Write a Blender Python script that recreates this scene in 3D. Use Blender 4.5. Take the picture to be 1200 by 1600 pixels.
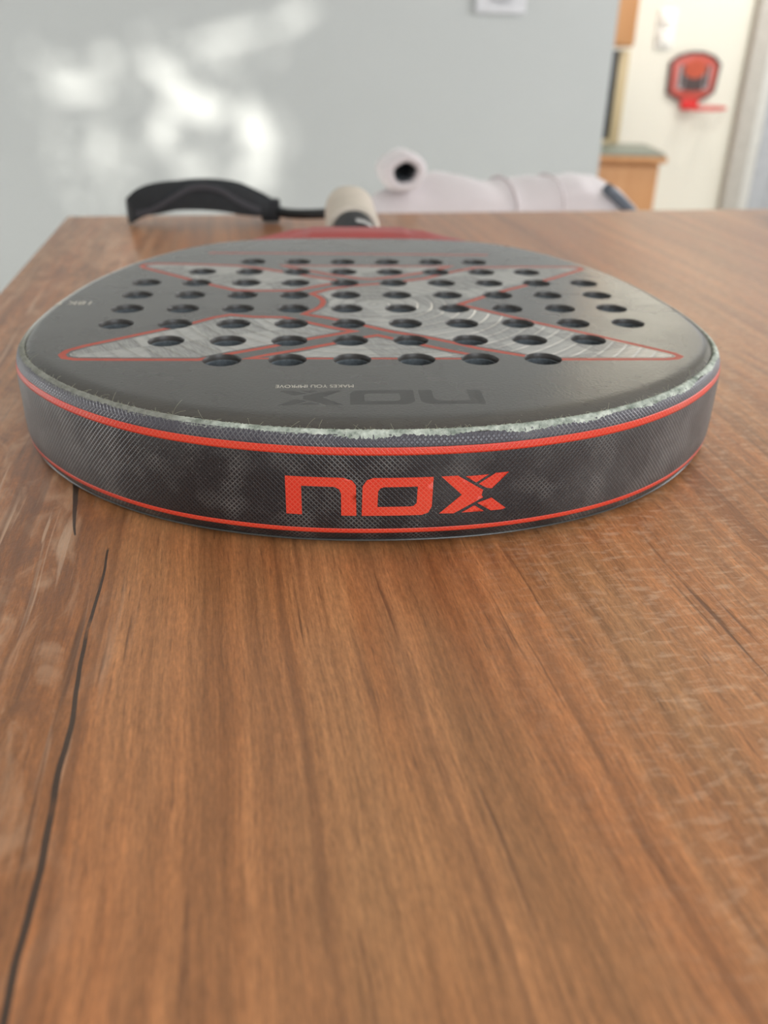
import bpy, bmesh, math, random
import numpy as np
from mathutils import Vector, Matrix
from mathutils.geometry import delaunay_2d_cdt

# ------------------------------------------------------------------ clear
for o in list(bpy.data.objects): bpy.data.objects.remove(o, do_unlink=True)
SC = bpy.context.scene
COL = SC.collection
rnd = random.Random(7)
T = 0.75                       # table height
GA = math.radians(10.2)        # the room and table are turned this much to the camera
EU = Vector((math.cos(GA), math.sin(GA), 0)); EV = Vector((-math.sin(GA), math.cos(GA), 0))
def room(u, v, z): return EU*u + EV*v + Vector((0, 0, z))

# ------------------------------------------------------------------ camera
cam = bpy.data.cameras.new('camera'); co = bpy.data.objects.new('camera', cam); COL.objects.link(co)
th = math.atan(722.6/1336.0); ro = math.radians(1.12)
r0 = Vector((1, 0, 0)); up0 = Vector((0, math.sin(th), math.cos(th))); F = Vector((0, math.cos(th), -math.sin(th)))
R = r0*math.cos(ro) + up0*math.sin(ro); U = -r0*math.sin(ro) + up0*math.cos(ro)
M = Matrix((R, U, -F)).transposed().to_4x4(); M.translation = Vector((0, 0, T + 0.1313))
co.matrix_world = M
cam.sensor_fit = 'VERTICAL'; cam.sensor_height = 24; cam.sensor_width = 18; cam.lens = 1336/1600*24
cam.clip_start = 0.01; cam.clip_end = 60
cam.dof.use_dof = True; cam.dof.focus_distance = 0.240; cam.dof.aperture_fstop = 7.4
SC.camera = co

# ------------------------------------------------------------------ world, sun, lights, exposure
w = bpy.data.worlds.new('World'); SC.world = w; w.use_nodes = True
bg = w.node_tree.nodes['Background']; bg.inputs[0].default_value = (1.0, 0.985, 0.955, 1); bg.inputs[1].default_value = 0.62
def light(name, kind, energy, color, loc, direction, **kw):
    l = bpy.data.lights.new(name, kind); l.energy = energy; l.color = color
    o = bpy.data.objects.new(name, l); COL.objects.link(o); o.location = loc
    o.rotation_euler = Vector(direction).to_track_quat('-Z', 'Y').to_euler()
    for k, v in kw.items(): setattr(l, k, v)
    return o
SUN = EU*0.2 + EV*1.0 + Vector((0, 0, -0.2))
light('sun', 'SUN', 5.2, (1.0, 0.97, 0.88), (0, -6, 4), SUN, angle=math.radians(1.15))
light('window_daylight', 'AREA', 34, (0.97, 0.985, 1.0), room(2.83, 1.2, 1.65), EU*(-1), shape='RECTANGLE', size=1.5, size_y=1.2)
light('rear_window_daylight', 'AREA', 30, (0.90, 0.95, 1.0), room(0.75, -1.80, 1.72), EV*1.0, shape='RECTANGLE', size=1.1, size_y=1.0)
light('left_fill_light', 'AREA', 18, (0.97, 0.99, 1.0), room(-2.62, 1.6, 0.85), EU*1.0, shape='RECTANGLE', size=1.0, size_y=1.2)  # fill light added to brighten the left wall and table
light('hall_daylight', 'AREA', 15, (1.0, 0.97, 0.9), room(2.3, 3.0, 2.1), EU*(-0.15)+EV*0.6+Vector((0, 0, -1)), shape='RECTANGLE', size=0.7, size_y=0.5)
SC.view_settings.view_transform = 'Standard'; SC.view_settings.look = 'None'
SC.view_settings.gamma = 1.0; SC.view_settings.use_curve_mapping = False
SC.view_settings.exposure = 0.34

# ------------------------------------------------------------------ node helper
class G:
    def __init__(s, name):
        s.m = bpy.data.materials.new(name); s.m.use_nodes = True; s.t = s.m.node_tree
        s.b = s.t.nodes['Principled BSDF']
    def n(s, kind, **props):
        x = s.t.nodes.new(kind)
        for k, v in props.items(): setattr(x, k, v)
        return x
    def put(s, sock, v):
        if isinstance(v, bpy.types.NodeSocket): s.t.links.new(v, sock)
        elif v is not None:
            if isinstance(v, (tuple, list)) and len(v) == 3 and sock.type == 'RGBA': v = (*v, 1)
            sock.default_value = v
    def math(s, op, a, b=None, c=None, clamp=False):
        x = s.n('ShaderNodeMath', operation=op, use_clamp=clamp); s.put(x.inputs[0], a)
        if b is not None: s.put(x.inputs[1], b)
        if c is not None: s.put(x.inputs[2], c)
        return x.outputs[0]
    def coord(s, out='Object'): return s.n('ShaderNodeTexCoord').outputs[out]
    def uv(s): return s.n('ShaderNodeUVMap', uv_map='uv').outputs[0]
    def sep(s, v):
        x = s.n('ShaderNodeSeparateXYZ'); s.put(x.inputs[0], v); return x.outputs
    def xyz(s, a=0.0, b=0.0, c=0.0):
        x = s.n('ShaderNodeCombineXYZ'); s.put(x.inputs[0], a); s.put(x.inputs[1], b); s.put(x.inputs[2], c); return x.outputs[0]
    def scale(s, v, sx, sy, sz):
        x = s.n('ShaderNodeVectorMath', operation='MULTIPLY'); s.put(x.inputs[0], v); x.inputs[1].default_value = (sx, sy, sz); return x.outputs[0]
    def noise(s, v, sc=1.0, detail=2.0, rough=0.5, dist=0.0):
        x = s.n('ShaderNodeTexNoise'); s.put(x.inputs['Vector'], v); x.inputs['Scale'].default_value = sc
        x.inputs['Detail'].default_value = detail; x.inputs['Roughness'].default_value = rough; x.inputs['Distortion'].default_value = dist
        return x.outputs[0]
    def voro(s, v, sc=1.0, feature='F1'):
        x = s.n('ShaderNodeTexVoronoi', feature=feature); s.put(x.inputs['Vector'], v); x.inputs['Scale'].default_value = sc; return x.outputs[0]
    def rng(s, v, a, b, c=0.0, d=1.0, smooth=False):
        x = s.n('ShaderNodeMapRange'); x.clamp = True
        if smooth: x.interpolation_type = 'SMOOTHSTEP'
        s.put(x.inputs[0], v)
        for i, q in enumerate((a, b, c, d)): x.inputs[i+1].default_value = q
        return x.outputs[0]
    def mix(s, f, a, b, mode='MIX'):
        x = s.n('ShaderNodeMix', data_type='RGBA', blend_type=mode); s.put(x.inputs[0], f)
        s.put(x.inputs[6], a); s.put(x.inputs[7], b); return x.outputs[2]
    def bump(s, h, strength=0.5, dist=0.001, normal=None):
        x = s.n('ShaderNodeBump'); s.put(x.inputs['Height'], h); x.inputs['Strength'].default_value = strength
        x.inputs['Distance'].default_value = dist
        if normal is not None: s.put(x.inputs['Normal'], normal)
        return x.outputs[0]
    def done(s, color, rough=0.5, metal=0.0, normal=None, spec=0.5, coat=None, coat_rough=0.2, sheen=None):
        s.put(s.b.inputs['Base Color'], color); s.put(s.b.inputs['Roughness'], rough); s.put(s.b.inputs['Metallic'], metal)
        s.put(s.b.inputs['Specular IOR Level'], spec)
        if normal is not None: s.put(s.b.inputs['Normal'], normal)
        if coat is not None:
            s.put(s.b.inputs['Coat Weight'], coat)
            if normal is not None: s.put(s.b.inputs['Coat Normal'], normal)
            s.b.inputs['Coat Roughness'].default_value = coat_rough
        if sheen is not None: s.b.inputs['Sheen Weight'].default_value = sheen
        return s.m

MAT = {}
def plain(name, color, rough=0.5, metal=0.0, spec=0.5, vary=0.06, sc=30.0, bump=0.0, bsc=400.0, **kw):
    g = G(name); c = g.coord()
    f = g.rng(g.noise(c, sc, 3), 0.3, 0.7, 1-vary, 1+vary)
    colr = g.mix(1.0, color, g.xyz(f, f, f), 'MULTIPLY')
    nb = g.bump(g.noise(c, bsc, 2), bump, 0.0005) if bump else None
    MAT[name] = g.done(colr, rough, metal, nb, spec, **kw); return MAT[name]

# --- table wood: a printed walnut laminate, grain along v
def wood_table():
    g = G('table_wood'); u, v, z = g.sep(g.coord())
    wv = g.noise(g.xyz(g.math('MULTIPLY', u, 6), g.math('MULTIPLY', v, 4), 0), 1, 2)
    u2 = g.math('ADD', u, g.math('MULTIPLY', g.math('SUBTRACT', wv, 0.5), 0.022))
    big = g.noise(g.xyz(g.math('MULTIPLY', u2, 34), g.math('MULTIPLY', v, 2.2), 3.1), 1, 4, 0.55)
    col = g.mix(g.rng(big, 0.28, 0.72), (0.36, 0.125, 0.036), (0.64, 0.300, 0.128))
    warm = g.noise(g.xyz(g.math('MULTIPLY', u2, 60), g.math('MULTIPLY', v, 5), 9.7), 1, 3)
    col = g.mix(g.rng(warm, 0.45, 0.75, 0, 0.6), col, (0.54, 0.190, 0.062))
    grey = g.noise(g.xyz(g.math('MULTIPLY', u2, 25), g.math('MULTIPLY', v, 4), 21.0), 1, 3)
    col = g.mix(g.rng(grey, 0.55, 0.8, 0, 0.55), col, (0.48, 0.275, 0.125))
    band = g.noise(g.xyz(g.math('MULTIPLY', u2, 150), g.math('MULTIPLY', v, 2.5), 5.0), 1, 5, 0.6)
    fb = g.rng(band, 0.3, 0.7, 0.66, 1.20); col = g.mix(1.0, col, g.xyz(fb, fb, fb), 'MULTIPLY')
    fine = g.noise(g.xyz(g.math('MULTIPLY', u2, 900), g.math('MULTIPLY', v, 55), 1.0), 1, 3, 0.6)
    ff = g.rng(fine, 0.25, 0.75, 0.70, 1.22); col = g.mix(1.0, col, g.xyz(ff, ff, ff), 'MULTIPLY')
    fin2 = g.noise(g.xyz(g.math('MULTIPLY', u2, 1700), g.math('MULTIPLY', v, 330), 6.0), 1, 3, 0.65)
    f2 = g.rng(fin2, 0.28, 0.72, 0.74, 1.20); col = g.mix(1.0, col, g.xyz(f2, f2, f2), 'MULTIPLY')
    pore = g.noise(g.xyz(g.math('MULTIPLY', u2, 1300), g.math('MULTIPLY', v, 75), 16.0), 1, 2, 0.5)
    col = g.mix(g.rng(pore, 0.62, 0.72, 0, 0.55), col, (0.15, 0.062, 0.028))
    # light cross flecks on the right, wavy figure on the left
    fl = g.noise(g.xyz(g.math('MULTIPLY', u, 170), g.math('MULTIPLY', v, 420), 2.0), 1, 3, 0.6, 0.5)
    flm = g.math('MULTIPLY', g.rng(fl, 0.5, 0.68), g.rng(g.math('ADD', u, g.math('MULTIPLY', wv, 0.05)), 0.075, 0.13, 0, 0.42))
    col = g.mix(flm, col, (0.76, 0.50, 0.33))
    lf = g.noise(g.xyz(g.math('MULTIPLY', u, 75), g.math('MULTIPLY', v, 28), 7.0), 1, 4, 0.55, 1.6)
    lfm = g.rng(u, -0.028, -0.06, 0, 1)
    col = g.mix(g.math('MULTIPLY', g.rng(lf, 0.50, 0.66), g.math('MULTIPLY', lfm, 0.55)), col, (0.68, 0.41, 0.25))
    col = g.mix(g.math('MULTIPLY', g.rng(lf, 0.46, 0.34), g.math('MULTIPLY', lfm, 0.6)), col, (0.20, 0.085, 0.042))
    rid = g.noise(g.xyz(g.math('MULTIPLY', u2, 330), g.math('MULTIPLY', v, 11), 4.0), 1, 2, 0.5, 0.6)
    ridm = g.math('MULTIPLY', g.rng(rid, 0.62, 0.67), g.math('MULTIPLY', lfm, 0.5))
    col = g.mix(ridm, col, (0.80, 0.55, 0.38))
    # dark grain dashes
    da = g.noise(g.xyz(g.math('MULTIPLY', u2, 420), g.math('MULTIPLY', v, 14), 11.0), 1, 2, 0.5)
    dg = g.noise(g.xyz(g.math('MULTIPLY', u2, 60), g.math('MULTIPLY', v, 9), 15.0), 1, 2)
    dm = g.math('MULTIPLY', g.rng(da, 0.60, 0.70), g.rng(dg, 0.46, 0.62, 0, 0.75))
    col = g.mix(dm, col, (0.12, 0.050, 0.022))
    # soft darker long lines
    ln = g.noise(g.xyz(g.math('MULTIPLY', u2, 210), g.math('MULTIPLY', v, 1.6), 31.0), 1, 2, 0.4)
    col = g.mix(g.rng(ln, 0.60, 0.70, 0, 0.5), col, (0.17, 0.07, 0.03))
    # the long check in the board
    cw = g.noise(g.xyz(0.0, g.math('MULTIPLY', v, 24), 2.2), 1, 2)
    cu = g.math('ADD', g.math('ADD', u, 0.0417), g.math('MULTIPLY', g.math('SUBTRACT', cw, 0.5), 0.004))
    wd = g.rng(v, 0.228, 0.13, 0.00032, 0.00068)
    gate = g.rng(g.noise(g.xyz(0.0, g.math('MULTIPLY', v, 38), 8.4), 1, 1), 0.24, 0.34, 0.25, 1)
    ck = g.math('MULTIPLY', g.math('LESS_THAN', g.math('DIVIDE', g.math('ABSOLUTE', cu), wd), 1.0), g.math('MULTIPLY', g.rng(v, 0.2285, 0.2265), gate))
    cu2 = g.math('ADD', g.math('ADD', u, g.rng(v, 0.236, 0.272, 0.0522, 0.0575)), g.math('MULTIPLY', g.math('SUBTRACT', cw, 0.5), 0.003))
    ck2 = g.math('MULTIPLY', g.math('LESS_THAN', g.math('ABSOLUTE', cu2), g.rng(v, 0.237, 0.27, 0.0003, 0.0010)), g.math('MULTIPLY', g.rng(v, 0.2365, 0.2375), g.rng(v, 0.285, 0.28)))
    cr = g.math('MAXIMUM', ck, ck2)
    col = g.mix(g.math('MULTIPLY', cr, 0.92), col, (0.03, 0.018, 0.012))
    hgt = g.math('SUBTRACT', g.math('MULTIPLY', fin2, 0.5), g.math('ADD', g.math('MULTIPLY', dm, 0.6), cr))
    hgt = g.math('ADD', hgt, g.math('MULTIPLY', g.noise(g.coord(), 900, 2), 0.35))
    nb = g.bump(hgt, 0.30, 0.0005)
    MAT['table_wood'] = g.done(col, g.rng(fine, 0.2, 0.8, 0.34, 0.48), 0, nb, 0.5, coat=0.35, coat_rough=0.28)
wood_table()

def wood_simple(name, ca, cb, sx, sy, sz):
    g = G(name); c = g.scale(g.coord(), sx, sy, sz)
    n1 = g.noise(c, 1, 4, 0.6, 0.4)
    MAT[name] = g.done(g.mix(g.rng(n1, 0.3, 0.7), ca, cb), 0.45, 0, None, 0.4)
wood_simple('orange_wood', (0.50, 0.235, 0.095), (0.60, 0.31, 0.14), 40, 40, 3)
wood_simple('pale_wood', (0.55, 0.42, 0.24), (0.62, 0.50, 0.31), 40, 40, 3)
wood_simple('chair_wood', (0.10, 0.06, 0.035), (0.16, 0.10, 0.06), 40, 40, 4)

# --- racket paint
def mat_face():
    g = G('face_lacquer'); c = g.coord()
    n1 = g.noise(c, 60, 3); f = g.rng(n1, 0.3, 0.7, 0.9, 1.1)
    col = g.mix(1.0, (0.040, 0.034, 0.028), g.xyz(f, f, f), 'MULTIPLY')
    d = g.voro(c, 420); sp = g.math('MULTIPLY', g.rng(d, 0.16, 0.06), g.rng(g.noise(c, 150, 1), 0.55, 0.65))
    dust = g.math('MULTIPLY', g.rng(g.voro(c, 260), 0.055, 0.03), g.rng(g.noise(c, 90, 1), 0.5, 0.6))
    col = g.mix(g.math('MULTIPLY', dust, 0.5), col, (0.42, 0.41, 0.38))
    h = g.math('ADD', g.math('MULTIPLY', g.noise(c, 1100, 2), 0.5), g.math('MULTIPLY', sp, 1.2))
    MAT['face_lacquer'] = g.done(col, g.rng(n1, 0.3, 0.7, 0.22, 0.30), 0, g.bump(h, 0.30, 0.0005), 0.5, coat=0.62, coat_rough=0.18)
mat_face()
def mat_gloss():
    g = G('gloss_print'); c = g.coord()
    h = g.noise(c, 1100, 2)
    MAT['gloss_print'] = g.done((0.026, 0.023, 0.020), 0.36, 0, g.bump(h, 0.15, 0.0003), 0.5, coat=0.35, coat_rough=0.25)
mat_gloss()
def mat_panel():
    g = G('carbon_panel'); c = g.coord(); x, y, z = g.sep(c)
    dx = g.math('SUBTRACT', x, 0.0); dy = g.math('SUBTRACT', y, 0.072)
    r = g.math('SQRT', g.math('ADD', g.math('MULTIPLY', dx, dx), g.math('MULTIPLY', dy, dy)))
    rr = g.math('ADD', r, g.math('MULTIPLY', g.noise(c, 18, 1), 0.006))
    fr = g.math('FRACT', g.math('DIVIDE', rr, 0.0058))
    ridge = g.math('MULTIPLY', g.rng(fr, 0.0, 0.82, 0.0, 1.0), g.rng(fr, 1.0, 0.86, 0, 1))
    # spread-tow weave: big slanted squares, alternating fibre direction
    a = g.math('ADD', g.math('MULTIPLY', x, 0.92), g.math('MULTIPLY', y, 0.4)); b = g.math('SUBTRACT', g.math('MULTIPLY', y, 0.92), g.math('MULTIPLY', x, 0.4))
    ch = g.n('ShaderNodeTexChecker'); g.put(ch.inputs[0], g.xyz(a, b, 0.5)); ch.inputs['Scale'].default_value = 42.0
    ck = ch.outputs[1]
    f1 = g.noise(g.xyz(g.math('MULTIPLY', a, 160), g.math('MULTIPLY', b, 1500), 0), 1, 3, 0.6)
    f2 = g.noise(g.xyz(g.math('MULTIPLY', a, 1500), g.math('MULTIPLY', b, 160), 0), 1, 3, 0.6)
    fb = g.math('ADD', g.math('MULTIPLY', f1, ck), g.math('MULTIPLY', f2, g.math('SUBTRACT', 1.0, ck)))
    val = g.math('ADD', g.rng(fb, 0.25, 0.75, 0.13, 0.46), g.math('MULTIPLY', ck, 0.14))
    line = g.math('MULTIPLY', g.rng(fr, 0.80, 0.9), g.rng(fr, 1.0, 0.93))
    val = g.math('MULTIPLY', val, g.rng(fr, 0.0, 0.35, 0.72, 1.0))
    val = g.math('ADD', val, g.math('MULTIPLY', line, 0.12))
    col = g.mix(1.0, (1.0, 0.965, 0.90), g.xyz(val, val, val), 'MULTIPLY')
    nb = g.bump(ridge, 0.7, 0.0007)
    MAT['carbon_panel'] = g.done(col, 0.34, 0.35, nb, 0.6, coat=0.7, coat_rough=0.22)
mat_panel()
def cross(g, uv, p=0.00155):
    u, v, _ = g.sep(uv)
    a = g.math('PINGPONG', g.math('ADD', g.math('MULTIPLY', u, 1.0), g.math('MULTIPLY', v, 0.95)), p/2)
    b = g.math('PINGPONG', g.math('SUBTRACT', g.math('MULTIPLY', u, 1.0), g.math('MULTIPLY', v, 0.95)), p/2)
    return g.rng(g.math('MINIMUM', a, b), 0.0, p*0.22)       # 0 in the grooves, 1 on the pads
def mat_tape():
    g = G('woven_tape'); uv = g.uv(); h = cross(g, uv); c = g.coord(); u, v, _ = g.sep(uv)
    worn = g.noise(c, 22, 4, 0.62); wm = g.rng(worn, 0.50, 0.72)
    x, y, z = g.sep(c)
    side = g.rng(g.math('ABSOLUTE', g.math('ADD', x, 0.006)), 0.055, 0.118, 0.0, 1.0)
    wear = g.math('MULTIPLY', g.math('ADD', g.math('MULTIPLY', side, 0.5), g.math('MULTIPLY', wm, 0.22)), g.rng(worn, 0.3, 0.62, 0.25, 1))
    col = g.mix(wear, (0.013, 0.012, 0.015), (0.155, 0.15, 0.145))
    shoulder = g.rng(v, 0.0328, 0.0338)
    col = g.mix(g.math('MULTIPLY', shoulder, 0.85), col, (0.075, 0.07, 0.088))
    dots = g.math('MULTIPLY', g.rng(g.voro(c, 900), 0.20, 0.08), g.rng(g.noise(c, 60, 2), 0.52, 0.68))
    groove = g.math('SUBTRACT', 1.0, h)
    dust = g.math('MULTIPLY', groove, g.rng(g.noise(c, 70, 3), 0.46, 0.66, 0.03, 0.32))  # groove dust that also paints pale glints along the weave
    col = g.mix(g.math('ADD', dust, g.math('MULTIPLY', dots, 0.35), clamp=True), col, (0.50, 0.49, 0.46))
    ro = g.math('SUBTRACT', g.rng(worn, 0.3, 0.7, 0.36, 0.5), g.math('MULTIPLY', shoulder, 0.06))
    MAT['woven_tape'] = g.done(col, ro, 0, g.bump(h, 0.6, 0.00018), 0.6)
mat_tape()
def mat_red_tape():
    g = G('red_tape'); uv = g.uv(); h = cross(g, uv); c = g.coord()
    n1 = g.noise(c, 50, 3); x, y, z = g.sep(c)
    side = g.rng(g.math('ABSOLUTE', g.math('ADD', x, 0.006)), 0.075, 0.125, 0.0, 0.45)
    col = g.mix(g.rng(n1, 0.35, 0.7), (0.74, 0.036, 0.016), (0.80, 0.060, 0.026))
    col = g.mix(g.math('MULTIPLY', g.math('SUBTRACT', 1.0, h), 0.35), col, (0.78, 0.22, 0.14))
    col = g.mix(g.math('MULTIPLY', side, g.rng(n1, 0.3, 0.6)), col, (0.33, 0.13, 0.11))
    MAT['red_tape'] = g.done(col, 0.42, 0, g.bump(h, 0.4, 0.00015), 0.5)
mat_red_tape()
plain('red_print', (0.46, 0.075, 0.045), 0.45, vary=0.05, sc=80)
plain('scratch', (0.30, 0.28, 0.26), 0.7)
plain('white_print', (0.62, 0.58, 0.50), 0.5)
plain('hole_dark', (0.075, 0.088, 0.098), 0.65, vary=0.35, sc=500, bump=0.5, bsc=900)
plain('core_edge', (0.05, 0.045, 0.042), 0.45)
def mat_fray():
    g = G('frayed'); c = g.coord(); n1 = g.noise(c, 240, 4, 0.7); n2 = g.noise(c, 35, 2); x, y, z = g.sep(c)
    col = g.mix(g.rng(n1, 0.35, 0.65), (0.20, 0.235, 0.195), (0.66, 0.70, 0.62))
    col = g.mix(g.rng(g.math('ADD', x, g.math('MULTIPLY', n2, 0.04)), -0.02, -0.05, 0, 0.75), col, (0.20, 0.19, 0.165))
    col = g.mix(g.rng(y, 0.02, 0.05), col, (0.55, 0.545, 0.51))  # pale grey towards the back paints the bright highlight of the far rim
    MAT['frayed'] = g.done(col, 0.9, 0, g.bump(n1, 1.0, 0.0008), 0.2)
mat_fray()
plain('lint', (0.42, 0.42, 0.30), 0.9, vary=0.2, sc=200)
plain('film', (0.06, 0.06, 0.055), 0.3, spec=0.6)
plain('red_metal', (0.50, 0.035, 0.030), 0.30, metal=0.55, vary=0.04)
plain('black_rubber', (0.02, 0.021, 0.024), 0.6, spec=0.3)
plain('silver_ring', (0.55, 0.54, 0.53), 0.35, metal=0.4)
plain('grip_tape', (0.60, 0.53, 0.45), 0.75, vary=0.05, sc=60, bump=0.25, bsc=1200)
plain('neoprene', (0.016, 0.019, 0.022), 0.7, vary=0.15, sc=120, bump=0.2, bsc=1500)
plain('strap_edge', (0.05, 0.048, 0.056), 0.7)
plain('wall_paint', (0.445, 0.455, 0.450), 0.62, vary=0.015, sc=3, bump=0.05, bsc=150, spec=0.3)
plain('wall_rear_paint', (0.6, 0.6, 0.58), 0.8)
plain('ceiling_paint', (0.62, 0.60, 0.56), 0.8)
plain('cream_paint', (0.80, 0.775, 0.69), 0.7, vary=0.015, sc=3)
plain('grey_trim', (0.52, 0.49, 0.45), 0.6)
plain('door_white', (0.70, 0.69, 0.66), 0.5)
plain('blue_grey', (0.50, 0.52, 0.56), 0.6)
plain('floor_stone', (0.84, 0.85, 0.83), 0.5, vary=0.08, sc=6)
plain('socket_plastic', (0.58, 0.575, 0.60), 0.35)
plain('socket_inner', (0.42, 0.42, 0.44), 0.4)
plain('switch_plastic', (0.90, 0.885, 0.85), 0.35)
plain('green_top', (0.22, 0.245, 0.205), 0.4)
plain('dark_frame', (0.035, 0.037, 0.04), 0.4)
plain('jacket', (0.68, 0.62, 0.63), 0.85, vary=0.05, sc=14, bump=0.15, bsc=700, sheen=0.3)
plain('jacket_fold', (0.70, 0.63, 0.64), 0.9)
plain('jacket_lining', (0.16, 0.175, 0.19), 0.9)
plain('navy_trim', (0.10, 0.115, 0.145), 0.6)
plain('board_red', (0.56, 0.10, 0.075), 0.4)
plain('board_dark', (0.075, 0.05, 0.05), 0.4)
plain('board_grey', (0.40, 0.37, 0.38), 0.4)
plain('board_orange', (0.50, 0.085, 0.04), 0.4)
plain('hoop_red', (0.72, 0.03, 0.03), 0.35)
plain('net_white', (0.72, 0.69, 0.63), 0.9)
plain('notebook_pink', (0.78, 0.66, 0.70), 0.5)
plain('notebook_dark', (0.10, 0.07, 0.05), 0.6)
plain('opaque_white', (0.85, 0.86, 0.87), 0.6)
plain('gobo_cloth', (0.45, 0.44, 0.42), 0.9)

# ------------------------------------------------------------------ object helpers
def tag(o, label=None, cat=None, group=None, kind=None):
    if label: o['label'] = label
    if cat: o['category'] = cat
    if group: o['group'] = group
    if kind: o['kind'] = kind
    return o
def empty(name, loc=(0, 0, 0), rz=0.0):
    o = bpy.data.objects.new(name, None); COL.objects.link(o); o.location = loc; o.rotation_euler = (0, 0, rz)
    o.empty_display_size = 0.02; return o
def link(name, me, mat, parent=None):
    o = bpy.data.objects.new(name, me); COL.objects.link(o)
    if mat is not None and not me.materials: me.materials.append(MAT[mat])
    if parent is not None: o.parent = parent
    return o
def mesh(name, vs, fs, mat, parent=None, smooth=True, uvs=None, sharp=None, normals=True):
    me = bpy.data.meshes.new(name); me.from_pydata([tuple(v) for v in vs], [], fs)
    if normals:
        bm = bmesh.new(); bm.from_mesh(me); bmesh.ops.recalc_face_normals(bm, faces=bm.faces); bm.to_mesh(me); bm.free()
    if uvs is not None:
        lay = me.uv_layers.new(name='uv')
        for lp in me.loops: lay.data[lp.index].uv = uvs[lp.vertex_index]
    if smooth:
        me.polygons.foreach_set('use_smooth', [True]*len(me.polygons))
        if sharp is not None: me.set_sharp_from_angle(angle=math.radians(sharp))
    me.update()
    return link(name, me, mat, parent)
def grid_faces(nr, nc, close_c=False, close_r=False):
    fs = []
    for i in range(nr if close_r else nr-1):
        for j in range(nc if close_c else nc-1):
            a, b = i*nc+j, i*nc+(j+1) % nc; c, d = ((i+1) % nr)*nc+(j+1) % nc, ((i+1) % nr)*nc+j
            fs.append((a, b, c, d))
    return fs
def box(name, lo, hi, mat, parent=None, bev=0.002, seg=2):
    bm = bmesh.new(); bmesh.ops.create_cube(bm, size=1)
    for v in bm.verts:
        v.co = Vector([lo[k] + (v.co[k]+0.5)*(hi[k]-lo[k]) for k in range(3)])
    if bev: bmesh.ops.bevel(bm, geom=bm.edges[:], offset=bev, segments=seg, affect='EDGES', profile=0.5)
    me = bpy.data.meshes.new(name); bm.to_mesh(me); bm.free()
    me.polygons.foreach_set('use_smooth', [True]*len(me.polygons)); me.set_sharp_from_angle(angle=math.radians(40))
    return link(name, me, mat, parent)
def tube(name, pts, rad, mat, parent=None, n=10, cap=True):
    P = [Vector(p) for p in pts]; vs = []; m = len(P)
    ref = Vector((0, 0, 1))
    for i, p in enumerate(P):
        t = (P[min(i+1, m-1)]-P[max(i-1, 0)]).normalized()
        a = t.cross(ref)
        if a.length < 1e-4: a = t.cross(Vector((1, 0, 0)))
        a.normalize(); b = a.cross(t)
        r = rad[i] if isinstance(rad, (list, tuple)) else rad
        for k in range(n):
            an = 2*math.pi*k/n; vs.append(p + a*(math.cos(an)*r) + b*(math.sin(an)*r))
    fs = grid_faces(m, n, close_c=True)
    if cap: fs += [tuple(range(n)), tuple(range((m-1)*n, m*n))]
    return mesh(name, vs, fs, mat, parent, sharp=60)
def lathe(name, prof, mat, parent=None, n=40, axis='z', center=(0, 0, 0), sharp=35):
    vs = []
    for r, h in prof:
        for k in range(n):
            a = 2*math.pi*k/n; x, y = r*math.cos(a), r*math.sin(a)
            p = (x, y, h) if axis == 'z' else ((x, h, y) if axis == 'y' else (h, x, y))
            vs.append((p[0]+center[0], p[1]+center[1], p[2]+center[2]))
    fs = grid_faces(len(prof), n, close_c=True)
    fs += [tuple(range(n)), tuple(range((len(prof)-1)*n, len(prof)*n))]
    return mesh(name, vs, fs, mat, parent, sharp=sharp)
def catmull(pts, per=12, closed=False):
    P = [np.array(p, float) for p in pts]; n = len(P); out = []
    for i in range(n if closed else n-1):
        if closed: p0, p1, p2, p3 = P[i-1], P[i], P[(i+1) % n], P[(i+2) % n]
        else:
            p1, p2 = P[i], P[i+1]; p0 = P[i-1] if i > 0 else 2*p1-p2; p3 = P[i+2] if i+2 < n else 2*p2-p1
        for k in range(per):
            t = k/per
            out.append(0.5*((2*p1)+(-p0+p2)*t+(2*p0-5*p1+4*p2-p3)*t*t+(-p0+3*p1-3*p2+p3)*t**3))
    if not closed: out.append(P[-1])
    return np.array(out)
def inside(p, poly):
    x, y = p; r = False; n = len(poly); j = n-1
    for i in range(n):
        xi, yi = poly[i]; xj, yj = poly[j]
        if (yi > y) != (yj > y) and x < (xj-xi)*(y-yi)/(yj-yi)+xi: r = not r
        j = i
    return r
def prism(name, poly, z0, z1, mat, parent=None, frame=None, bev=0.0):
    """extruded outline; frame maps (x, y, z) to 3-D"""
    bm = bmesh.new(); n = len(poly)
    fr = frame or (lambda x, y, z: Vector((x, y, z)))
    a = [bm.verts.new(fr(x, y, z0)) for x, y in poly]; b = [bm.verts.new(fr(x, y, z1)) for x, y in poly]
    bm.faces.new(a[::-1]); bm.faces.new(b)
    for i in range(n): bm.faces.new((a[i], a[(i+1) % n], b[(i+1) % n], b[i]))
    bmesh.ops.recalc_face_normals(bm, faces=bm.faces)
    if bev:
        bmesh.ops.bevel(bm, geom=bm.edges[:], offset=bev, segments=2, affect='EDGES', profile=0.5)
    me = bpy.data.meshes.new(name); bm.to_mesh(me); bm.free()
    me.polygons.foreach_set('use_smooth', [True]*len(me.polygons)); me.set_sharp_from_angle(angle=math.radians(35))
    return link(name, me, mat, parent)

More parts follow.
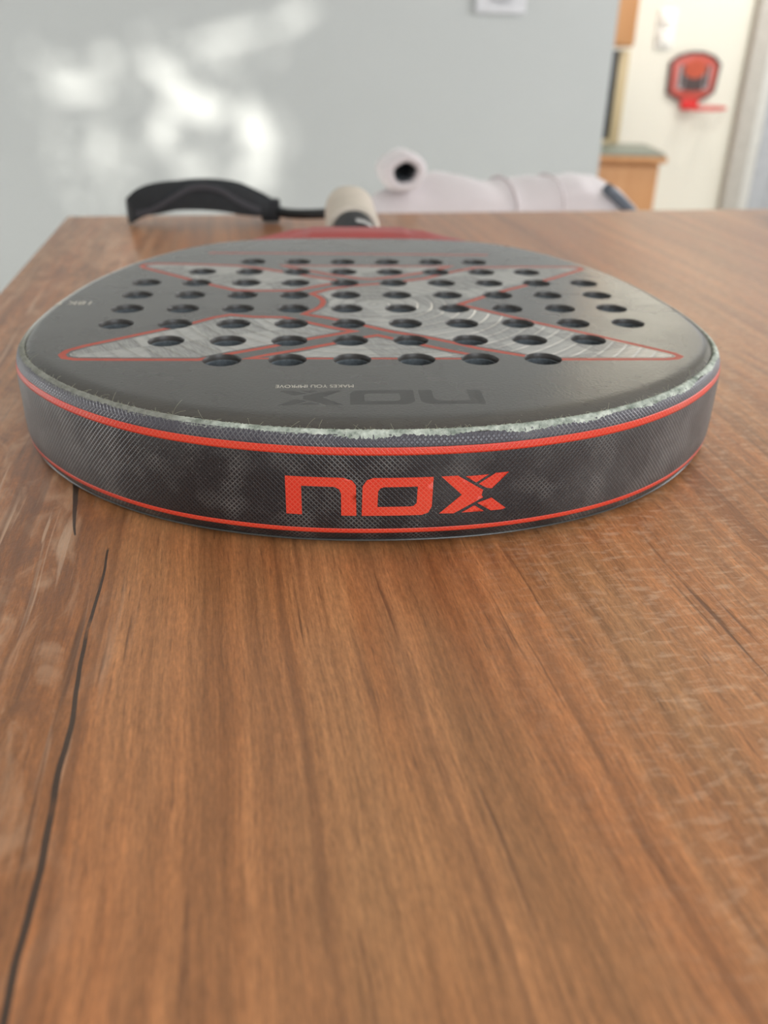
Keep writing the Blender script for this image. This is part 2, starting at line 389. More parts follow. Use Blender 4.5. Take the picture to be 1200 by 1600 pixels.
# ------------------------------------------------------------------ the setting (room coordinates u, v, z)
def rbox(name, lo, hi, mat, bev=0.004, parent=None, struct=True):
    o = box(name, lo, hi, mat, parent, bev)
    if parent is None:
        o.rotation_euler = (0, 0, GA)
        if struct: o['kind'] = 'structure'
    return o
rbox('floor', (-4, -1.9, -0.05), (4, 4.2, 0.0), 'floor_stone', 0)
rbox('ceiling', (-4, -1.9, 2.6), (4, 4.2, 2.7), 'ceiling_paint', 0)
rbox('wall_back', (-2.75, 2.6, -0.001), (1.103, 2.72, 2.6), 'wall_paint', 0.004)
rbox('wall_hall', (0.6, 3.9, -0.001), (4, 4.0, 2.6), 'cream_paint', 0)
rbox('baseboard_back', (-2.64, 2.588, 0), (1.10, 2.6, 0.08), 'door_white', 0.002)
rbox('baseboard_hall', (0.61, 3.888, 0), (2.25, 3.9, 0.08), 'door_white', 0.002)
# door and its frame at the end of the hall wall
rbox('trim_1', (2.262, 3.85, 0), (2.345, 3.9, 2.1), 'grey_trim', 0.006)
dr = rbox('door_1', (2.395, 3.86, 0), (3.2, 3.9, 2.08), 'blue_grey', 0.004)
for z0, z1 in ((0.15, 0.95), (1.1, 1.95)):
    box('door_panel', (2.48, 3.853, z0), (3.1, 3.862, z1), 'blue_grey', dr, 0.004)
lathe('door_handle', [(0.0, 3.80), (0.018, 3.802), (0.02, 3.82), (0.010, 3.83), (0.010, 3.858), (0.024, 3.86)], 'silver_ring', dr, 20, 'y', (3.12, 0, 1.02))
rbox('trim_2', (2.345, 3.862, 0), (2.395, 3.9, 2.1), 'door_white', 0.004)

# the wall behind the camera with an opening; an added holed sheet shapes the low sun into wall patches
def rear_wall():
    z0, z1 = 1.15, 2.1; u0, u1 = -1.85, -0.35
    root = empty('wall_rear', (0, 0, 0), GA); root['kind'] = 'structure'
    # openings: one behind the holed sheet, a second window beside it, and a low slot added for sun to bounce off the floor
    for lo, hi in (((-4, -1.9, 0), (-2.4, -1.82, 2.6)), ((-2.4, -1.9, 0.88), (u0, -1.82, 2.6)), ((u0, -1.9, 0.88), (u1, -1.82, z0)), ((u0, -1.9, z1), (u1, -1.82, 2.6)),
                   ((u1, -1.9, 0.88), (0.15, -1.82, 2.6)), ((0.15, -1.9, 0.88), (1.35, -1.82, 1.17)), ((0.15, -1.9, 2.27), (1.35, -1.82, 2.6)), ((1.35, -1.9, 0), (2.85, -1.82, 2.6)),
                   ((-2.4, -1.9, 0), (1.35, -1.82, 0.20)), ((0.6, -1.9, 0.20), (1.35, -1.82, 0.88))):
        box('wall_panel', lo, hi, 'wall_rear_paint', root, 0)
    w_ = empty('window_2', (0, 0, 0), GA); w_['kind'] = 'structure'
    a0, a1, b0, b1 = 0.15, 1.35, 1.17, 2.27
    for a, b in (((a0, -1.89, b0), (a0+0.05, -1.83, b1)), ((a1-0.05, -1.89, b0), (a1, -1.83, b1)), ((a0+0.05, -1.89, b0), (a1-0.05, -1.83, b0+0.05)), ((a0+0.05, -1.89, b1-0.05), (a1-0.05, -1.83, b1))):
        box('window_frame', a, b, 'door_white', w_, 0.004)
    box('sun_block_pane', (a0+0.045, -1.868, b0+0.045), (a1-0.045, -1.860, b1-0.045), 'opaque_white', w_, 0)  # opaque pane added to stop the sun coming through this window
    shapes = []
    def ell(u, z, ru, rz, rot=0, k=20):
        c, s = math.cos(rot), math.sin(rot)
        shapes.append([(u+ru*math.cos(2*math.pi*i/k)*c-rz*math.sin(2*math.pi*i/k)*s, z+ru*math.cos(2*math.pi*i/k)*s+rz*math.sin(2*math.pi*i/k)*c) for i in range(k)])
    ell(-0.07, 0.742, 0.085, 0.030, -0.15); ell(0.085, 0.675, 0.035, 0.075, 0.35); ell(-0.145, 0.818, 0.062, 0.022, -0.6)
    ell(-0.37, 0.780, 0.075, 0.018, 0.05); ell(-0.29, 0.85, 0.022, 0.018); ell(-0.33, 0.635, 0.020, 0.020)
    ell(0.075, 0.570, 0.055, 0.020, 0.1); ell(-0.165, 0.68, 0.025, 0.045, -0.3); ell(-0.10, 0.585, 0.05, 0.015, 0)
    ell(0.03, 0.905, 0.10, 0.012, 0.25); ell(0.20, 0.955, 0.06, 0.012, 0.5)
    r2 = random.Random(3)
    for i in range(110):
        u = r2.uniform(-0.5, 0.2); z = r2.uniform(0.46, 0.92)
        if all(not inside((u, z), s) and min(math.hypot(u-a, z-b) for a, b in s) > 0.012 for s in shapes):
            ell(u, z, r2.uniform(0.006, 0.013), r2.uniform(0.006, 0.012), 0, 10)
    # carry the patches back along the sun's direction to the plane of the added sheet
    shapes = [[(a-0.2*4.38, b+0.2*4.38) for a, b in s] for s in shapes]
    vs = []; es = []
    def loop(p):
        n0 = len(vs); vs.extend(p); m = len(p); es.extend((n0+i, n0+(i+1) % m) for i in range(m))
    loop([(u0-0.08, z0-0.08), (u1+0.08, z0-0.08), (u1+0.08, z1+0.08), (u0-0.08, z1+0.08)])
    for s in shapes: loop(s)
    V, E_, Fc, *_ = delaunay_2d_cdt([Vector(v) for v in vs], es, [], 0, 1e-6)
    fs = []
    for f in Fc:
        c = sum((V[i] for i in f), Vector((0, 0)))/3
        if not any(inside(c, s) for s in shapes): fs.append(tuple(f))
    o = mesh('sun_gobo', [(p.x, -1.795, p.y) for p in V], fs, 'gobo_cloth', None, smooth=False)  # unseen sheet added to shape the sun patches on the back wall
    o.rotation_euler = (0, 0, GA)
    md = o.modifiers.new('thickness', 'SOLIDIFY'); md.thickness = 0.002; md.offset = 0
    tag(o, 'added grey holed sheet shaping the sun into wall patches', 'sun_gobo')
rear_wall()

def right_wall():
    root = empty('wall_right', (0, 0, 0), GA); root['kind'] = 'structure'
    for lo, hi in (((2.85, -1.82, 0), (2.95, 0.45, 2.6)), ((2.85, 1.95, 0), (2.95, 3.2, 2.6)), ((2.85, 0.45, 0), (2.95, 1.95, 1.05)), ((2.85, 0.45, 2.25), (2.95, 1.95, 2.6))):
        box('wall_panel', lo, hi, 'wall_rear_paint', root, 0)
    for nm, u0, u1, v0, v1, z0, z1 in (('window_1', 2.86, 2.92, 0.45, 1.95, 1.05, 2.25),):
        w_ = empty(nm, (0, 0, 0), GA); w_['kind'] = 'structure'
        for a, b in (((u0, v0, z0), (u1, v0+0.05, z1)), ((u0, v1-0.05, z0), (u1, v1, z1)), ((u0, v0+0.05, z0), (u1, v1-0.05, z0+0.05)), ((u0, v0+0.05, z1-0.05), (u1, v1-0.05, z1)), ((u0, 1.18, z0+0.05), (u1, 1.22, z1-0.05))):
            box('window_frame', a, b, 'door_white', w_, 0.004)
right_wall()
def left_wall():
    root = empty('wall_left', (0, 0, 0), GA); root['kind'] = 'structure'
    for lo, hi in (((-2.75, -1.82, 0), (-2.65, 1.05, 2.6)), ((-2.75, 2.15, 0), (-2.65, 2.6, 2.6)), ((-2.75, 1.05, 1.55), (-2.65, 2.15, 2.6)), ((-2.75, 1.05, 0), (-2.65, 2.15, 0.15))):
        box('wall_panel', lo, hi, 'wall_rear_paint', root, 0)
    w_ = empty('fill_window', (0, 0, 0), GA); w_['kind'] = 'structure'  # window added to house the left fill light
    u0, u1, v0, v1, z0, z1 = -2.73, -2.67, 1.05, 2.15, 0.15, 1.55
    for a, b in (((u0, v0, z0), (u1, v0+0.05, z1)), ((u0, v1-0.05, z0), (u1, v1, z1)), ((u0, v0+0.05, z0), (u1, v1-0.05, z0+0.05)), ((u0, v0+0.05, z1-0.05), (u1, v1-0.05, z1))):
        box('window_frame', a, b, 'door_white', w_, 0.004)
left_wall()

# socket on the back wall
def socket():
    s = empty('wall_socket', room(0.760, 2.6, 1.042), GA)
    tag(s, 'white square wall socket on the pale grey wall', 'socket')
    box('plate', (-0.071, -0.014, -0.071), (0.071, 0.0, 0.071), 'socket_plastic', s, 0.008, 3)
    lathe('socket_well', [(0.046, -0.019), (0.043, -0.019), (0.040, -0.0145), (0.0, -0.0145)][::1], 'socket_inner', s, 36, 'y')
    for x in (-0.012, 0.012): lathe('pin_hole', [(0.004, -0.0148), (0.0, -0.0148)], 'dark_frame', s, 12, 'y', (x, 0, 0))
socket()
# double switch on the hall wall
def switch():
    s = empty('light_switch', room(1.872, 3.9, 0.978), GA)
    tag(s, 'white double light switch on the cream wall above the red backboard', 'switch')
    box('plate', (-0.040, -0.010, -0.075), (0.040, 0, 0.075), 'switch_plastic', s, 0.006)
    for z in (0.034, -0.034):
        lathe('rocker', [(0.030, -0.010), (0.028, -0.020), (0.020, -0.023), (0.0, -0.023)], 'switch_plastic', s, 28, 'y', (0, 0, z))
switch()
# mini basketball backboard
def backboard():
    s = empty('basketball_backboard', room(2.032, 3.9, 0.795), GA)
    tag(s, 'small red toy basketball backboard with hoop on the cream wall', 'backboard')
    out = [(-0.120, 0.062), (-0.085, 0.088), (-0.03, 0.102), (0.03, 0.102), (0.085, 0.085), (0.117, 0.055), (0.108, -0.055), (0.06, -0.085), (0.0, -0.10), (-0.06, -0.09), (-0.115, -0.062)]
    fr = lambda x, y, z: Vector((x, -z, y))
    prism('board', out, 0.0, 0.012, 'board_red', s, fr, 0.002)
    inn = [(x*0.83, y*0.82) for x, y in out]
    edge = []
    n = len(out)
    vs = [fr(x, y, 0.0165) for x, y in out] + [fr(x*0.9, y*0.9, 0.0165) for x, y in out] + [fr(x, y, 0.0) for x, y in out] + [fr(x*0.9, y*0.9, 0.011) for x, y in out]
    fs = []
    for i in range(n):
        j = (i+1) % n; fs += [(i, j, n+j, n+i), (2*n+i, 2*n+j, j, i), (n+i, n+j, 3*n+j, 3*n+i)]
    mesh('border', vs, fs, 'board_dark', s, smooth=False)
    prism('print_panel', [(-0.075, -0.045), (0.075, -0.045), (0.075, 0.05), (-0.075, 0.05)], 0.011, 0.0135, 'board_grey', s, fr)
    prism('print_panel', [(-0.042, -0.05), (0.045, -0.05), (0.045, 0.045), (-0.042, 0.045)], 0.0125, 0.015, 'board_dark', s, fr)
    for x0 in (-0.062, 0.050):
        prism('print_bar', [(x0, -0.035), (x0+0.016, -0.035), (x0+0.016, 0.05), (x0, 0.05)], 0.013, 0.0145, 'board_dark', s, fr)
    prism('ball_print', [(0.052*math.cos(a)+0.0, 0.034+0.036*math.sin(a)) for a in [math.pi*2*i/24 for i in range(24)]], 0.0125, 0.0165, 'board_orange', s, fr)
    # hoop
    pts = [(0.045+0.075*math.cos(a), -0.095+0.075*math.sin(a), -0.115+0.004*math.cos(a)) for a in [2*math.pi*i/36 for i in range(37)]]
    tube('hoop', pts, 0.0045, 'hoop_red', s, 8, cap=False)
    prism('bracket', [(-0.04, -0.125), (0.028, -0.125), (0.035, -0.085), (-0.048, -0.085)], 0.010, 0.03, 'hoop_red', s, fr, 0.003)
    for k in range(12):
        a = 2*math.pi*k/12; b = a+0.5
        q = [(0.045+0.075*math.cos(a), -0.095+0.075*math.sin(a), -0.117), (0.045+0.06*math.cos(b), -0.095+0.06*math.sin(b), -0.16), (0.045+0.05*math.cos(a), -0.095+0.05*math.sin(a), -0.20)]
        tube('net_cord', q, 0.0015, 'net_white', s, 5)
backboard()

# wooden cabinet in the hall
def cabinet():
    s = empty('wooden_cabinet', room(1.30, 3.36, 0), math.radians(-4))
    tag(s, 'low orange wood cabinet with grey green top beside the grey wall', 'cabinet')
    W, D, H = 0.345, 0.40, 0.532
    box('carcass', (-0.45, 0.012, 0.06), (W, D, H-0.012), 'orange_wood', s, 0.003)
    box('plinth', (-0.43, 0.03, 0.0), (W-0.02, D-0.01, 0.062), 'orange_wood', s, 0.002)
    box('cornice', (-0.475, -0.016, H-0.014), (W+0.022, D, H+0.008), 'orange_wood', s, 0.005)
    box('top_slab', (-0.470, -0.008, H+0.006), (W+0.014, D-0.004, H+0.020), 'green_top', s, 0.003)
    for x0, x1 in ((-0.435, -0.05), (-0.045, W-0.015)):
        d = box('door', (x0, -0.004, 0.08), (x1, 0.014, H-0.03), 'orange_wood', s, 0.003)
        box('door_field', (x0+0.05, -0.008, 0.13), (x1-0.05, -0.002, H-0.08), 'orange_wood', d, 0.003)
        lathe('knob', [(0.006, -0.004), (0.006, -0.016), (0.013, -0.022), (0.012, -0.030), (0.0, -0.033)], 'orange_wood', d, 16, 'y', ((x1-0.02) if x0 < -0.1 else (x0+0.02), 0, 0.33))
cabinet()
def cupboard():
    s = empty('hanging_cupboard', room(1.40, 3.9, 0.905), GA)
    tag(s, 'orange wood cupboard hanging high beyond the end of the grey wall', 'cupboard')
    box('carcass', (-0.55, -0.32, 0.0), (0.195, 0.0, 0.62), 'orange_wood', s, 0.004)
    d = box('door', (-0.20, -0.338, 0.01), (0.190, -0.319, 0.61), 'orange_wood', s, 0.003)
    lathe('knob', [(0.006, -0.337), (0.006, -0.348), (0.012, -0.353), (0.0, -0.362)], 'orange_wood', d, 16, 'y', (-0.16, 0, 0.1))
cupboard()
def leaning_frame():
    s = empty('framed_panel', room(1.40, 3.62, 0.556), GA)
    tag(s, 'dark panel in a pale wood frame standing on the orange cabinet', 'picture frame')
    box('panel', (-0.4, -0.006, 0.01), (0.160, 0.006, 0.333), 'dark_frame', s, 0.001)
    box('frame_post', (0.157, -0.012, 0.0), (0.200, 0.012, 0.340), 'pale_wood', s, 0.002)
    box('frame_post', (-0.43, -0.012, 0.0), (-0.396, 0.012, 0.340), 'pale_wood', s, 0.002)
    box('frame_rail', (-0.40, -0.011, 0.0), (0.160, 0.011, 0.016), 'pale_wood', s, 0.002)
    box('frame_rail', (-0.40, -0.011, 0.326), (0.160, 0.011, 0.340), 'dark_frame', s, 0.002)
leaning_frame()

# ------------------------------------------------------------------ table
def table():
    s = empty('dining_table', (0, 0, 0), GA)
    tag(s, 'walnut wood dining table with a long dark crack in its top', 'table')
    u0, u1, v0, v1 = -0.138, 1.15, -0.45, 0.805
    box('table_top', (u0, v0, T-0.032), (u1, v1, T), 'table_wood', s, 0.0015)
    for x in (u0+0.03, u1-0.1):
        for y in (v0+0.03, v1-0.1): box('leg', (x, y, 0.0), (x+0.07, y+0.07, T-0.031), 'table_wood', s, 0.003)
    box('apron', (u0+0.10, v0+0.045, T-0.11), (u1-0.1, v0+0.065, T-0.031), 'table_wood', s, 0.002)
    box('apron', (u0+0.10, v1-0.065, T-0.11), (u1-0.1, v1-0.045, T-0.031), 'table_wood', s, 0.002)
    box('apron', (u0+0.045, v0+0.10, T-0.11), (u0+0.065, v1-0.1, T-0.031), 'table_wood', s, 0.002)
    box('apron', (u1-0.065, v0+0.10, T-0.11), (u1-0.045, v1-0.1, T-0.031), 'table_wood', s, 0.002)
table()

# ------------------------------------------------------------------ chair with the draped jacket
def chair():
    s = empty('dining_chair', room(0.325, 1.02, 0), GA)
    tag(s, 'dark wooden dining chair behind the far table edge under the pale jacket', 'chair')
    for x in (-0.155, 0.125):
        box('leg', (x, -0.02, 0.0), (x+0.03, 0.012, 0.70), 'chair_wood', s, 0.004)
    for x in (-0.16, 0.13): box('leg', (x, 0.36, 0.0), (x+0.032, 0.392, 0.44), 'chair_wood', s, 0.004)
    box('seat', (-0.185, -0.02, 0.43), (0.185, 0.41, 0.465), 'chair_wood', s, 0.012, 3)
    box('backrest', (-0.145, -0.014, 0.50), (0.145, 0.006, 0.722), 'chair_wood', s, 0.008, 3)
    box('stretcher', (-0.13, -0.008, 0.2), (0.13, 0.004, 0.23), 'chair_wood', s, 0.003)
chair()
def jacket():
    s = empty('draped_jacket', room(0.325, 1.02, 0.735), GA)
    tag(s, 'pale pink padded jacket draped over the chair back, dark sleeve opening showing', 'jacket')
    # body: closed sheet of inverted U sections along x
    nx, nt = 64, 30; outer = []; inner = []
    top = [(-0.175, -0.020), (-0.16, 0.000), (-0.13, 0.018), (-0.09, 0.021), (-0.04, 0.018), (0.01, 0.015), (0.04, 0.0175), (0.075, 0.026), (0.105, 0.018), (0.13, 0.004), (0.15, -0.012), (0.165, -0.035)]
    tx = [a for a, b in top]; tz = [b for a, b in top]
    for i in range(nx):
        x = -0.172 + 0.335*i/(nx-1)
        zt = np.interp(x, tx, tz)
        fold = 0.006*math.sin(x*95+1.0)+0.004*math.sin(x*190)
        for layer, thick in ((outer, 0.0), (inner, 0.008)):
            for j in range(nt):
                a = j/(nt-1)
                if a < 0.36:   y, z = -0.050+thick+fold*(1-a/0.36), -0.26+0.26*a/0.36-0.03
                elif a > 0.64: y, z = 0.050-thick-fold*((a-0.64)/0.36), -0.26+0.26*(1-a)/0.36-0.03
                else:
                    an = math.pi*(1-(a-0.36)/0.28); y, z = (0.050-thick)*math.cos(an), -0.03+(0.03-thick*0.8)*math.sin(an)
                rip = 0.0035*math.sin(x*60+y*40)*max(0, 1-abs(z)/0.1)
                layer.append((x, y, z+zt+rip))
    n = nx*nt
    fs = grid_faces(nx, nt) + [tuple(n+k for k in f) for f in grid_faces(nx, nt)]
    for i in range(nx-1):
        for j in (0, nt-1): fs.append((i*nt+j, (i+1)*nt+j, n+(i+1)*nt+j, n+i*nt+j))
    for j in range(nt-1):
        for i in (0, nx-1): fs.append((i*nt+j, i*nt+j+1, n+i*nt+j+1, n+i*nt+j))
    mesh('jacket_body', outer+inner, fs, 'jacket', s)
    # sleeve end: a short padded tube whose opening looks at the viewer
    prof = []
    m = 40; cx, cz = -0.137, 0.031
    rings = [(-0.052, 0.0172, 0.86), (-0.062, 0.0170, 0.86), (-0.067, 0.021, 0.93), (-0.068, 0.027, 1.0), (-0.062, 0.0325, 1.05), (-0.045, 0.035, 1.1), (-0.02, 0.034, 1.1), (0.012, 0.028, 1.0), (0.04, 0.018, 0.8)]
    vs = []
    for y, r, _ in rings:
        for k in range(m):
            a = 2*math.pi*k/m
            rr = 0.68*r*(1+0.06*math.sin(2*a+0.6)+0.03*math.sin(5*a))
            vs.append((cx+rr*math.cos(a), y, cz+rr*0.88*math.sin(a)-max(0, y)*0.3))
    mesh('sleeve', vs, grid_faces(len(rings), m, close_c=True)+[tuple(range((len(rings)-1)*m, len(rings)*m))], 'jacket', s)
    li = []
    for y, f in ((-0.0635, 0.0195), (-0.055, 0.0192), (-0.03, 0.019), (0.0, 0.017)):
        for k in range(m):
            a = 2*math.pi*k/m
            rr = 0.60*f*(1+0.06*math.sin(2*a+0.6)+0.03*math.sin(5*a))
            li.append((cx+rr*math.cos(a), y, cz+rr*0.88*math.sin(a)))
    mesh('sleeve_lining', li, grid_faces(4, m, close_c=True)+[tuple(range(3*m, 4*m))], 'jacket_lining', s)
    # seam rolls across the shoulders
    for x0 in (-0.01, 0.045):
        pts = []
        for k in range(22):
            a = math.pi*(0.02+0.96*k/21); z = -0.03+0.032*math.sin(a)
            x = x0+0.006*math.cos(a)
            pts.append((x, -0.0505*math.cos(a), z+np.interp(x, tx, tz)))
        pts = [(pts[0][0]-0.004, -0.052, pts[0][2]-0.10)]+pts
        tube('seam_roll', pts, 0.0018, 'jacket_fold', s, 8)
    # dark zip edge at the right shoulder
    pts = [(0.098+0.07*k/12, -0.052+0.003*math.sin(k), 0.012-0.062*(k/12)**1.15) for k in range(13)]
    tube('zip_edge', pts, 0.0065, 'navy_trim', s, 10)
jacket()

def notebook():
    s = empty('pink_notebook', (0.412, 0.790, T), math.radians(-22))
    tag(s, 'small pale pink notebook lying near the far table edge', 'notebook')
    box('lower_cover', (-0.068, -0.05, 0.0), (0.068, 0.05, 0.0025), 'notebook_dark', s, 0.0009)
    box('pages', (-0.066, -0.048, 0.002), (0.066, 0.048, 0.0055), 'notebook_pink', s, 0.001)
    box('upper_cover', (-0.068, -0.05, 0.005), (0.068, 0.05, 0.0075), 'notebook_pink', s, 0.0009)
notebook()

# ------------------------------------------------------------------ the padel racket (local units: millimetres, y along the axis)
RZ = math.radians(4.3)
racket = empty('padel_racket', (-0.00085, 0.28235, T), RZ)
tag(racket, 'black padel racket with red stripes and a beige grip lying on the table', 'racket')
mm = 0.001
CX = -1.5
half = [(0, -63), (20, -62), (38, -59), (57, -53.3), (73, -46), (87, -37), (99.5, -26.5), (110.5, -14.5), (119.5, -2), (126, 11), (130, 25), (132, 41), (132.3, 58), (131, 80), (128, 104), (122.5, 128), (112.5, 156), (99.5, 180), (86, 197), (68, 209.5), (45, 216), (22, 218.5)]
ctrl = [(x+CX, y) for x, y in half] + [(CX, 219)] + [(-x+CX, y) for x, y in half[:0:-1]]
dense = catmull(ctrl, 16, closed=True)
NS = 360
seg = np.r_[0, np.cumsum(np.hypot(*np.diff(np.vstack([dense, dense[:1]]), axis=0).T))]
PER = seg[-1]; ss = np.arange(NS)*PER/NS
ol = np.c_[np.interp(ss, seg, np.r_[dense[:, 0], dense[0, 0]]), np.interp(ss, seg, np.r_[dense[:, 1], dense[0, 1]])]
ol = np.roll(ol, NS//2, 0)      # start at the handle end so that the tape's seam is there
tg = np.roll(ol, -2, 0)-np.roll(ol, 2, 0); tg /= np.hypot(*tg.T)[:, None]
nr = np.c_[tg[:, 1], -tg[:, 0]]           # outward normal (counter-clockwise outline)
for _ in range(3): nr = (np.roll(nr, 1, 0)+nr+np.roll(nr, -1, 0)); nr /= np.hypot(*nr.T)[:, None]
bevw = 7.0 + 6.5*np.clip(-nr[:, 1], 0, 1)**1.5
HT = 38.0
RIM = [(-3.9, 36.2), (-3.7, 37.0), (-2.9, 36.95), (-2.0, 36.3), (-1.2, 35.2), (-0.6, 33.6), (-0.2, 31.0), (0, 27), (0, 22), (0, 17), (0, 12), (-0.15, 8.5), (-0.6, 5.6), (-1.4, 3.6), (-2.6, 1.8), (-4.2, 0.7), (-6.5, 0.0)]
rim_z = [z for d, z in RIM[1:]][::-1]; rim_d = [d for d, z in RIM[1:]][::-1]
def rim_d_at(z): return float(np.interp(z, rim_z, rim_d))

def sweep(name, prof, mat, sm=True, idx=None, zoff=None):
    """ring(s) around the outline; prof = list of (offset, z)"""
    ids = list(range(NS)) if idx is None else idx
    vs = []; uv = []
    arc = 0.0; arcs = [0.0]
    for a, b in zip(prof, prof[1:]): arc += math.hypot(b[0]-a[0], b[1]-a[1]); arcs.append(arc)
    for k, (d, z) in enumerate(prof):
        for i in ids:
            p = ol[i]+nr[i]*d; vs.append((p[0]*mm, p[1]*mm, z*mm)); uv.append((ss[i]*mm, z*mm))
    return mesh(name, vs, grid_faces(len(prof), len(ids), close_c=(idx is None)), mat, racket, sm, uvs=uv)

# holes
holes = []
for k, n in enumerate((6, 8, 10, 10, 10, 10, 8, 6)):
    for i in range(n): holes.append(((i-(n-1)/2)*22.03, k*21.75))
RH = 6.55; KH = 32
def circ(c, r, k): return [(c[0]+r*math.cos(2*math.pi*i/k), c[1]+r*math.sin(2*math.pi*i/k)) for i in range(k)]

# printed design
def offset_poly(P, d, closed=True):
    P = [np.array(p, float) for p in P]; n = len(P); out = []
    for i in range(n):
        a = P[i-1] if (closed or i > 0) else None; b = P[(i+1) % n] if (closed or i < n-1) else None
        ds = []
        if a is not None: e = P[i]-a; ds.append(e/np.hypot(*e))
        if b is not None: e = b-P[i]; ds.append(e/np.hypot(*e))
        ns = [np.array((t[1], -t[0])) for t in ds]; m = sum(ns); L = np.hypot(*m)
        m = m/L if L > 1e-6 else ns[0]
        c = max(0.45, float(m@ns[0])); out.append(P[i]+m*d/c)
    return [tuple(p) for p in out]
def area(P): return 0.5*sum(P[i-1][0]*P[i][1]-P[i][0]*P[i-1][1] for i in range(len(P)))
LLp = [(-36.3, 52.5), (-47.6, 53), (-57.4, 56), (-63.1, 52.5), (-71, 43.9), (-81, 35.7), (-104.3, 16.4), (-109, 11), (-109.8, 6.5), (-108, 3.0), (-104, 1.4), (-86, 0.8), (-63, 0.5), (-53.5, 6.6), (-38.3, 15.4), (-26, 23.7), (-9.3, 33.3), (-17.2, 37.9), (-26.2, 44.9)]
CRp = [(4, 107), (-7.7, 103.3), (-17.8, 97.5), (-25.8, 89.3), (-22.8, 84.7), (-21, 80), (-20.6, 75), (-21.4, 69.5), (-23.5, 64.5), (-28.6, 57), (-17.3, 50.2), (-4.6, 40.4), (4.8, 32.6), (17, 25.6), (25.8, 19), (34.3, 12), (49.6, 3), (60, -0.8), (98.4, -1.2), (102.5, -0.3), (104.6, 2.0), (103.5, 5.2), (99, 9.8), (81.4, 27.2), (62.2, 44.8), (54.8, 52.5), (36.2, 71.6), (48.3, 83.8), (59.5, 94.6), (70.9, 104), (85.1, 116.2), (104, 134.6), (106.5, 138), (105.5, 141), (101.9, 142.2), (79, 142.4), (54, 140.5), (40, 130), (26, 117)]
BTp = [(-46.4, 1.6), (-39.7, 5.6), (-28.8, 11.3), (-17.7, 17.9), (-5, 26), (-0.7, 28), (4.2, 24.2), (15, 16), (24.4, 8.9), (37.5, 0.2)]
ULp = [(-33.2, 94.6), (-18.9, 105.6), (-9, 111), (-17.6, 116), (-28, 122.2), (-40.2, 131), (-52.7, 139), (-62.2, 143), (-84, 146.2), (-101, 147.3), (-106, 145.5), (-107.5, 142), (-105.5, 138.3), (-84.7, 118.4), (-69.3, 104), (-59, 95.2), (-49.8, 94.3)]
TTp = [(-40, 143.4), (-18, 125.2), (-4, 117.3), (2, 116), (15.4, 122), (27, 129.4), (42, 142.6)]
closed_shapes = []
for P in (LLp, CRp, BTp, ULp, TTp):
    if area(P) < 0: P = P[::-1]
    closed_shapes.append(P)
open_lines = [[(-79, 172.3), (-38, 171.6), (11, 170.6), (65, 169.4)]]
scratches = [[(107.5, 66.5), (114, 69.2), (119.5, 70.6), (122.8, 64.0)], [(109, 64.5), (115, 67.2)]]
red_o = [offset_poly(P, 1.2) for P in closed_shapes]; red_i = [offset_poly(P, -1.2) for P in closed_shapes]
pan = [offset_poly(P, -2.4) for P in closed_shapes]
def stroke(L, w): return offset_poly(L, w, False)+offset_poly(L, -w, False)[::-1]
bars = [stroke(L, 1.1) for L in open_lines]; scr = [stroke(L, 0.22) for L in scratches]
# dark glossy word on the face, read from the handle side
def rot180(P, cx, cy): return [(2*cx-x, 2*cy-y) for x, y in P]
def word(x0, x1, y0, y1):
    """n o x polygons in a box, reading along +x"""
    W, H = x1-x0, y1-y0
    f = lambda a: [(x0+p*W, y0+q*H) for p, q in a]
    nn = f([(0, 1), (0.255, 1), (0.295, 0.93), (0.312, 0.8), (0.314, 0), (0.246, 0), (0.246, 0.58), (0.238, 0.70), (0.215, 0.76), (0.07, 0.76), (0.07, 0), (0.0, 0)])
    oo = f([(0.338, 0), (0.341, 0.78), (0.36, 0.94), (0.388, 1.0), (0.655, 1.0), (0.653, 0.22), (0.638, 0.06), (0.61, 0.0)])
    oi = f([(0.408, 0.24), (0.41, 0.65), (0.42, 0.73), (0.436, 0.76), (0.586, 0.76), (0.584, 0.33), (0.57, 0.25), (0.55, 0.24)])
    xx = [f([(0.69, 1), (0.765, 1), (0.885, 0.58), (0.88, 0.44), (0.888, 0.38), (0.755, 0.0), (0.688, 0.02), (0.788, 0.49)]),
          f([(0.80, 0.97), (0.907, 0.98), (0.85, 0.79)]), f([(0.862, 0.75), (0.938, 1.0), (1.0, 1.0), (0.925, 0.60), (0.90, 0.63)]),
          f([(0.792, 0.01), (0.85, 0.18), (0.897, 0.0)]), f([(0.862, 0.24), (0.928, 0.35), (1.0, 0.03), (0.985, 0.0), (0.93, 0.0)])]
    return nn, oo, oi, xx
nn, oo, oi, xx = word(-34.5, 28.0, -42.2, -30.0)
cxw, cyw = -3.25, -36.1
gl_in = [rot180(nn, cxw, cyw), rot180(oo, cxw, cyw)]+[rot180(p, cxw, cyw) for p in xx]; gl_out = [rot180(oi, cxw, cyw)]

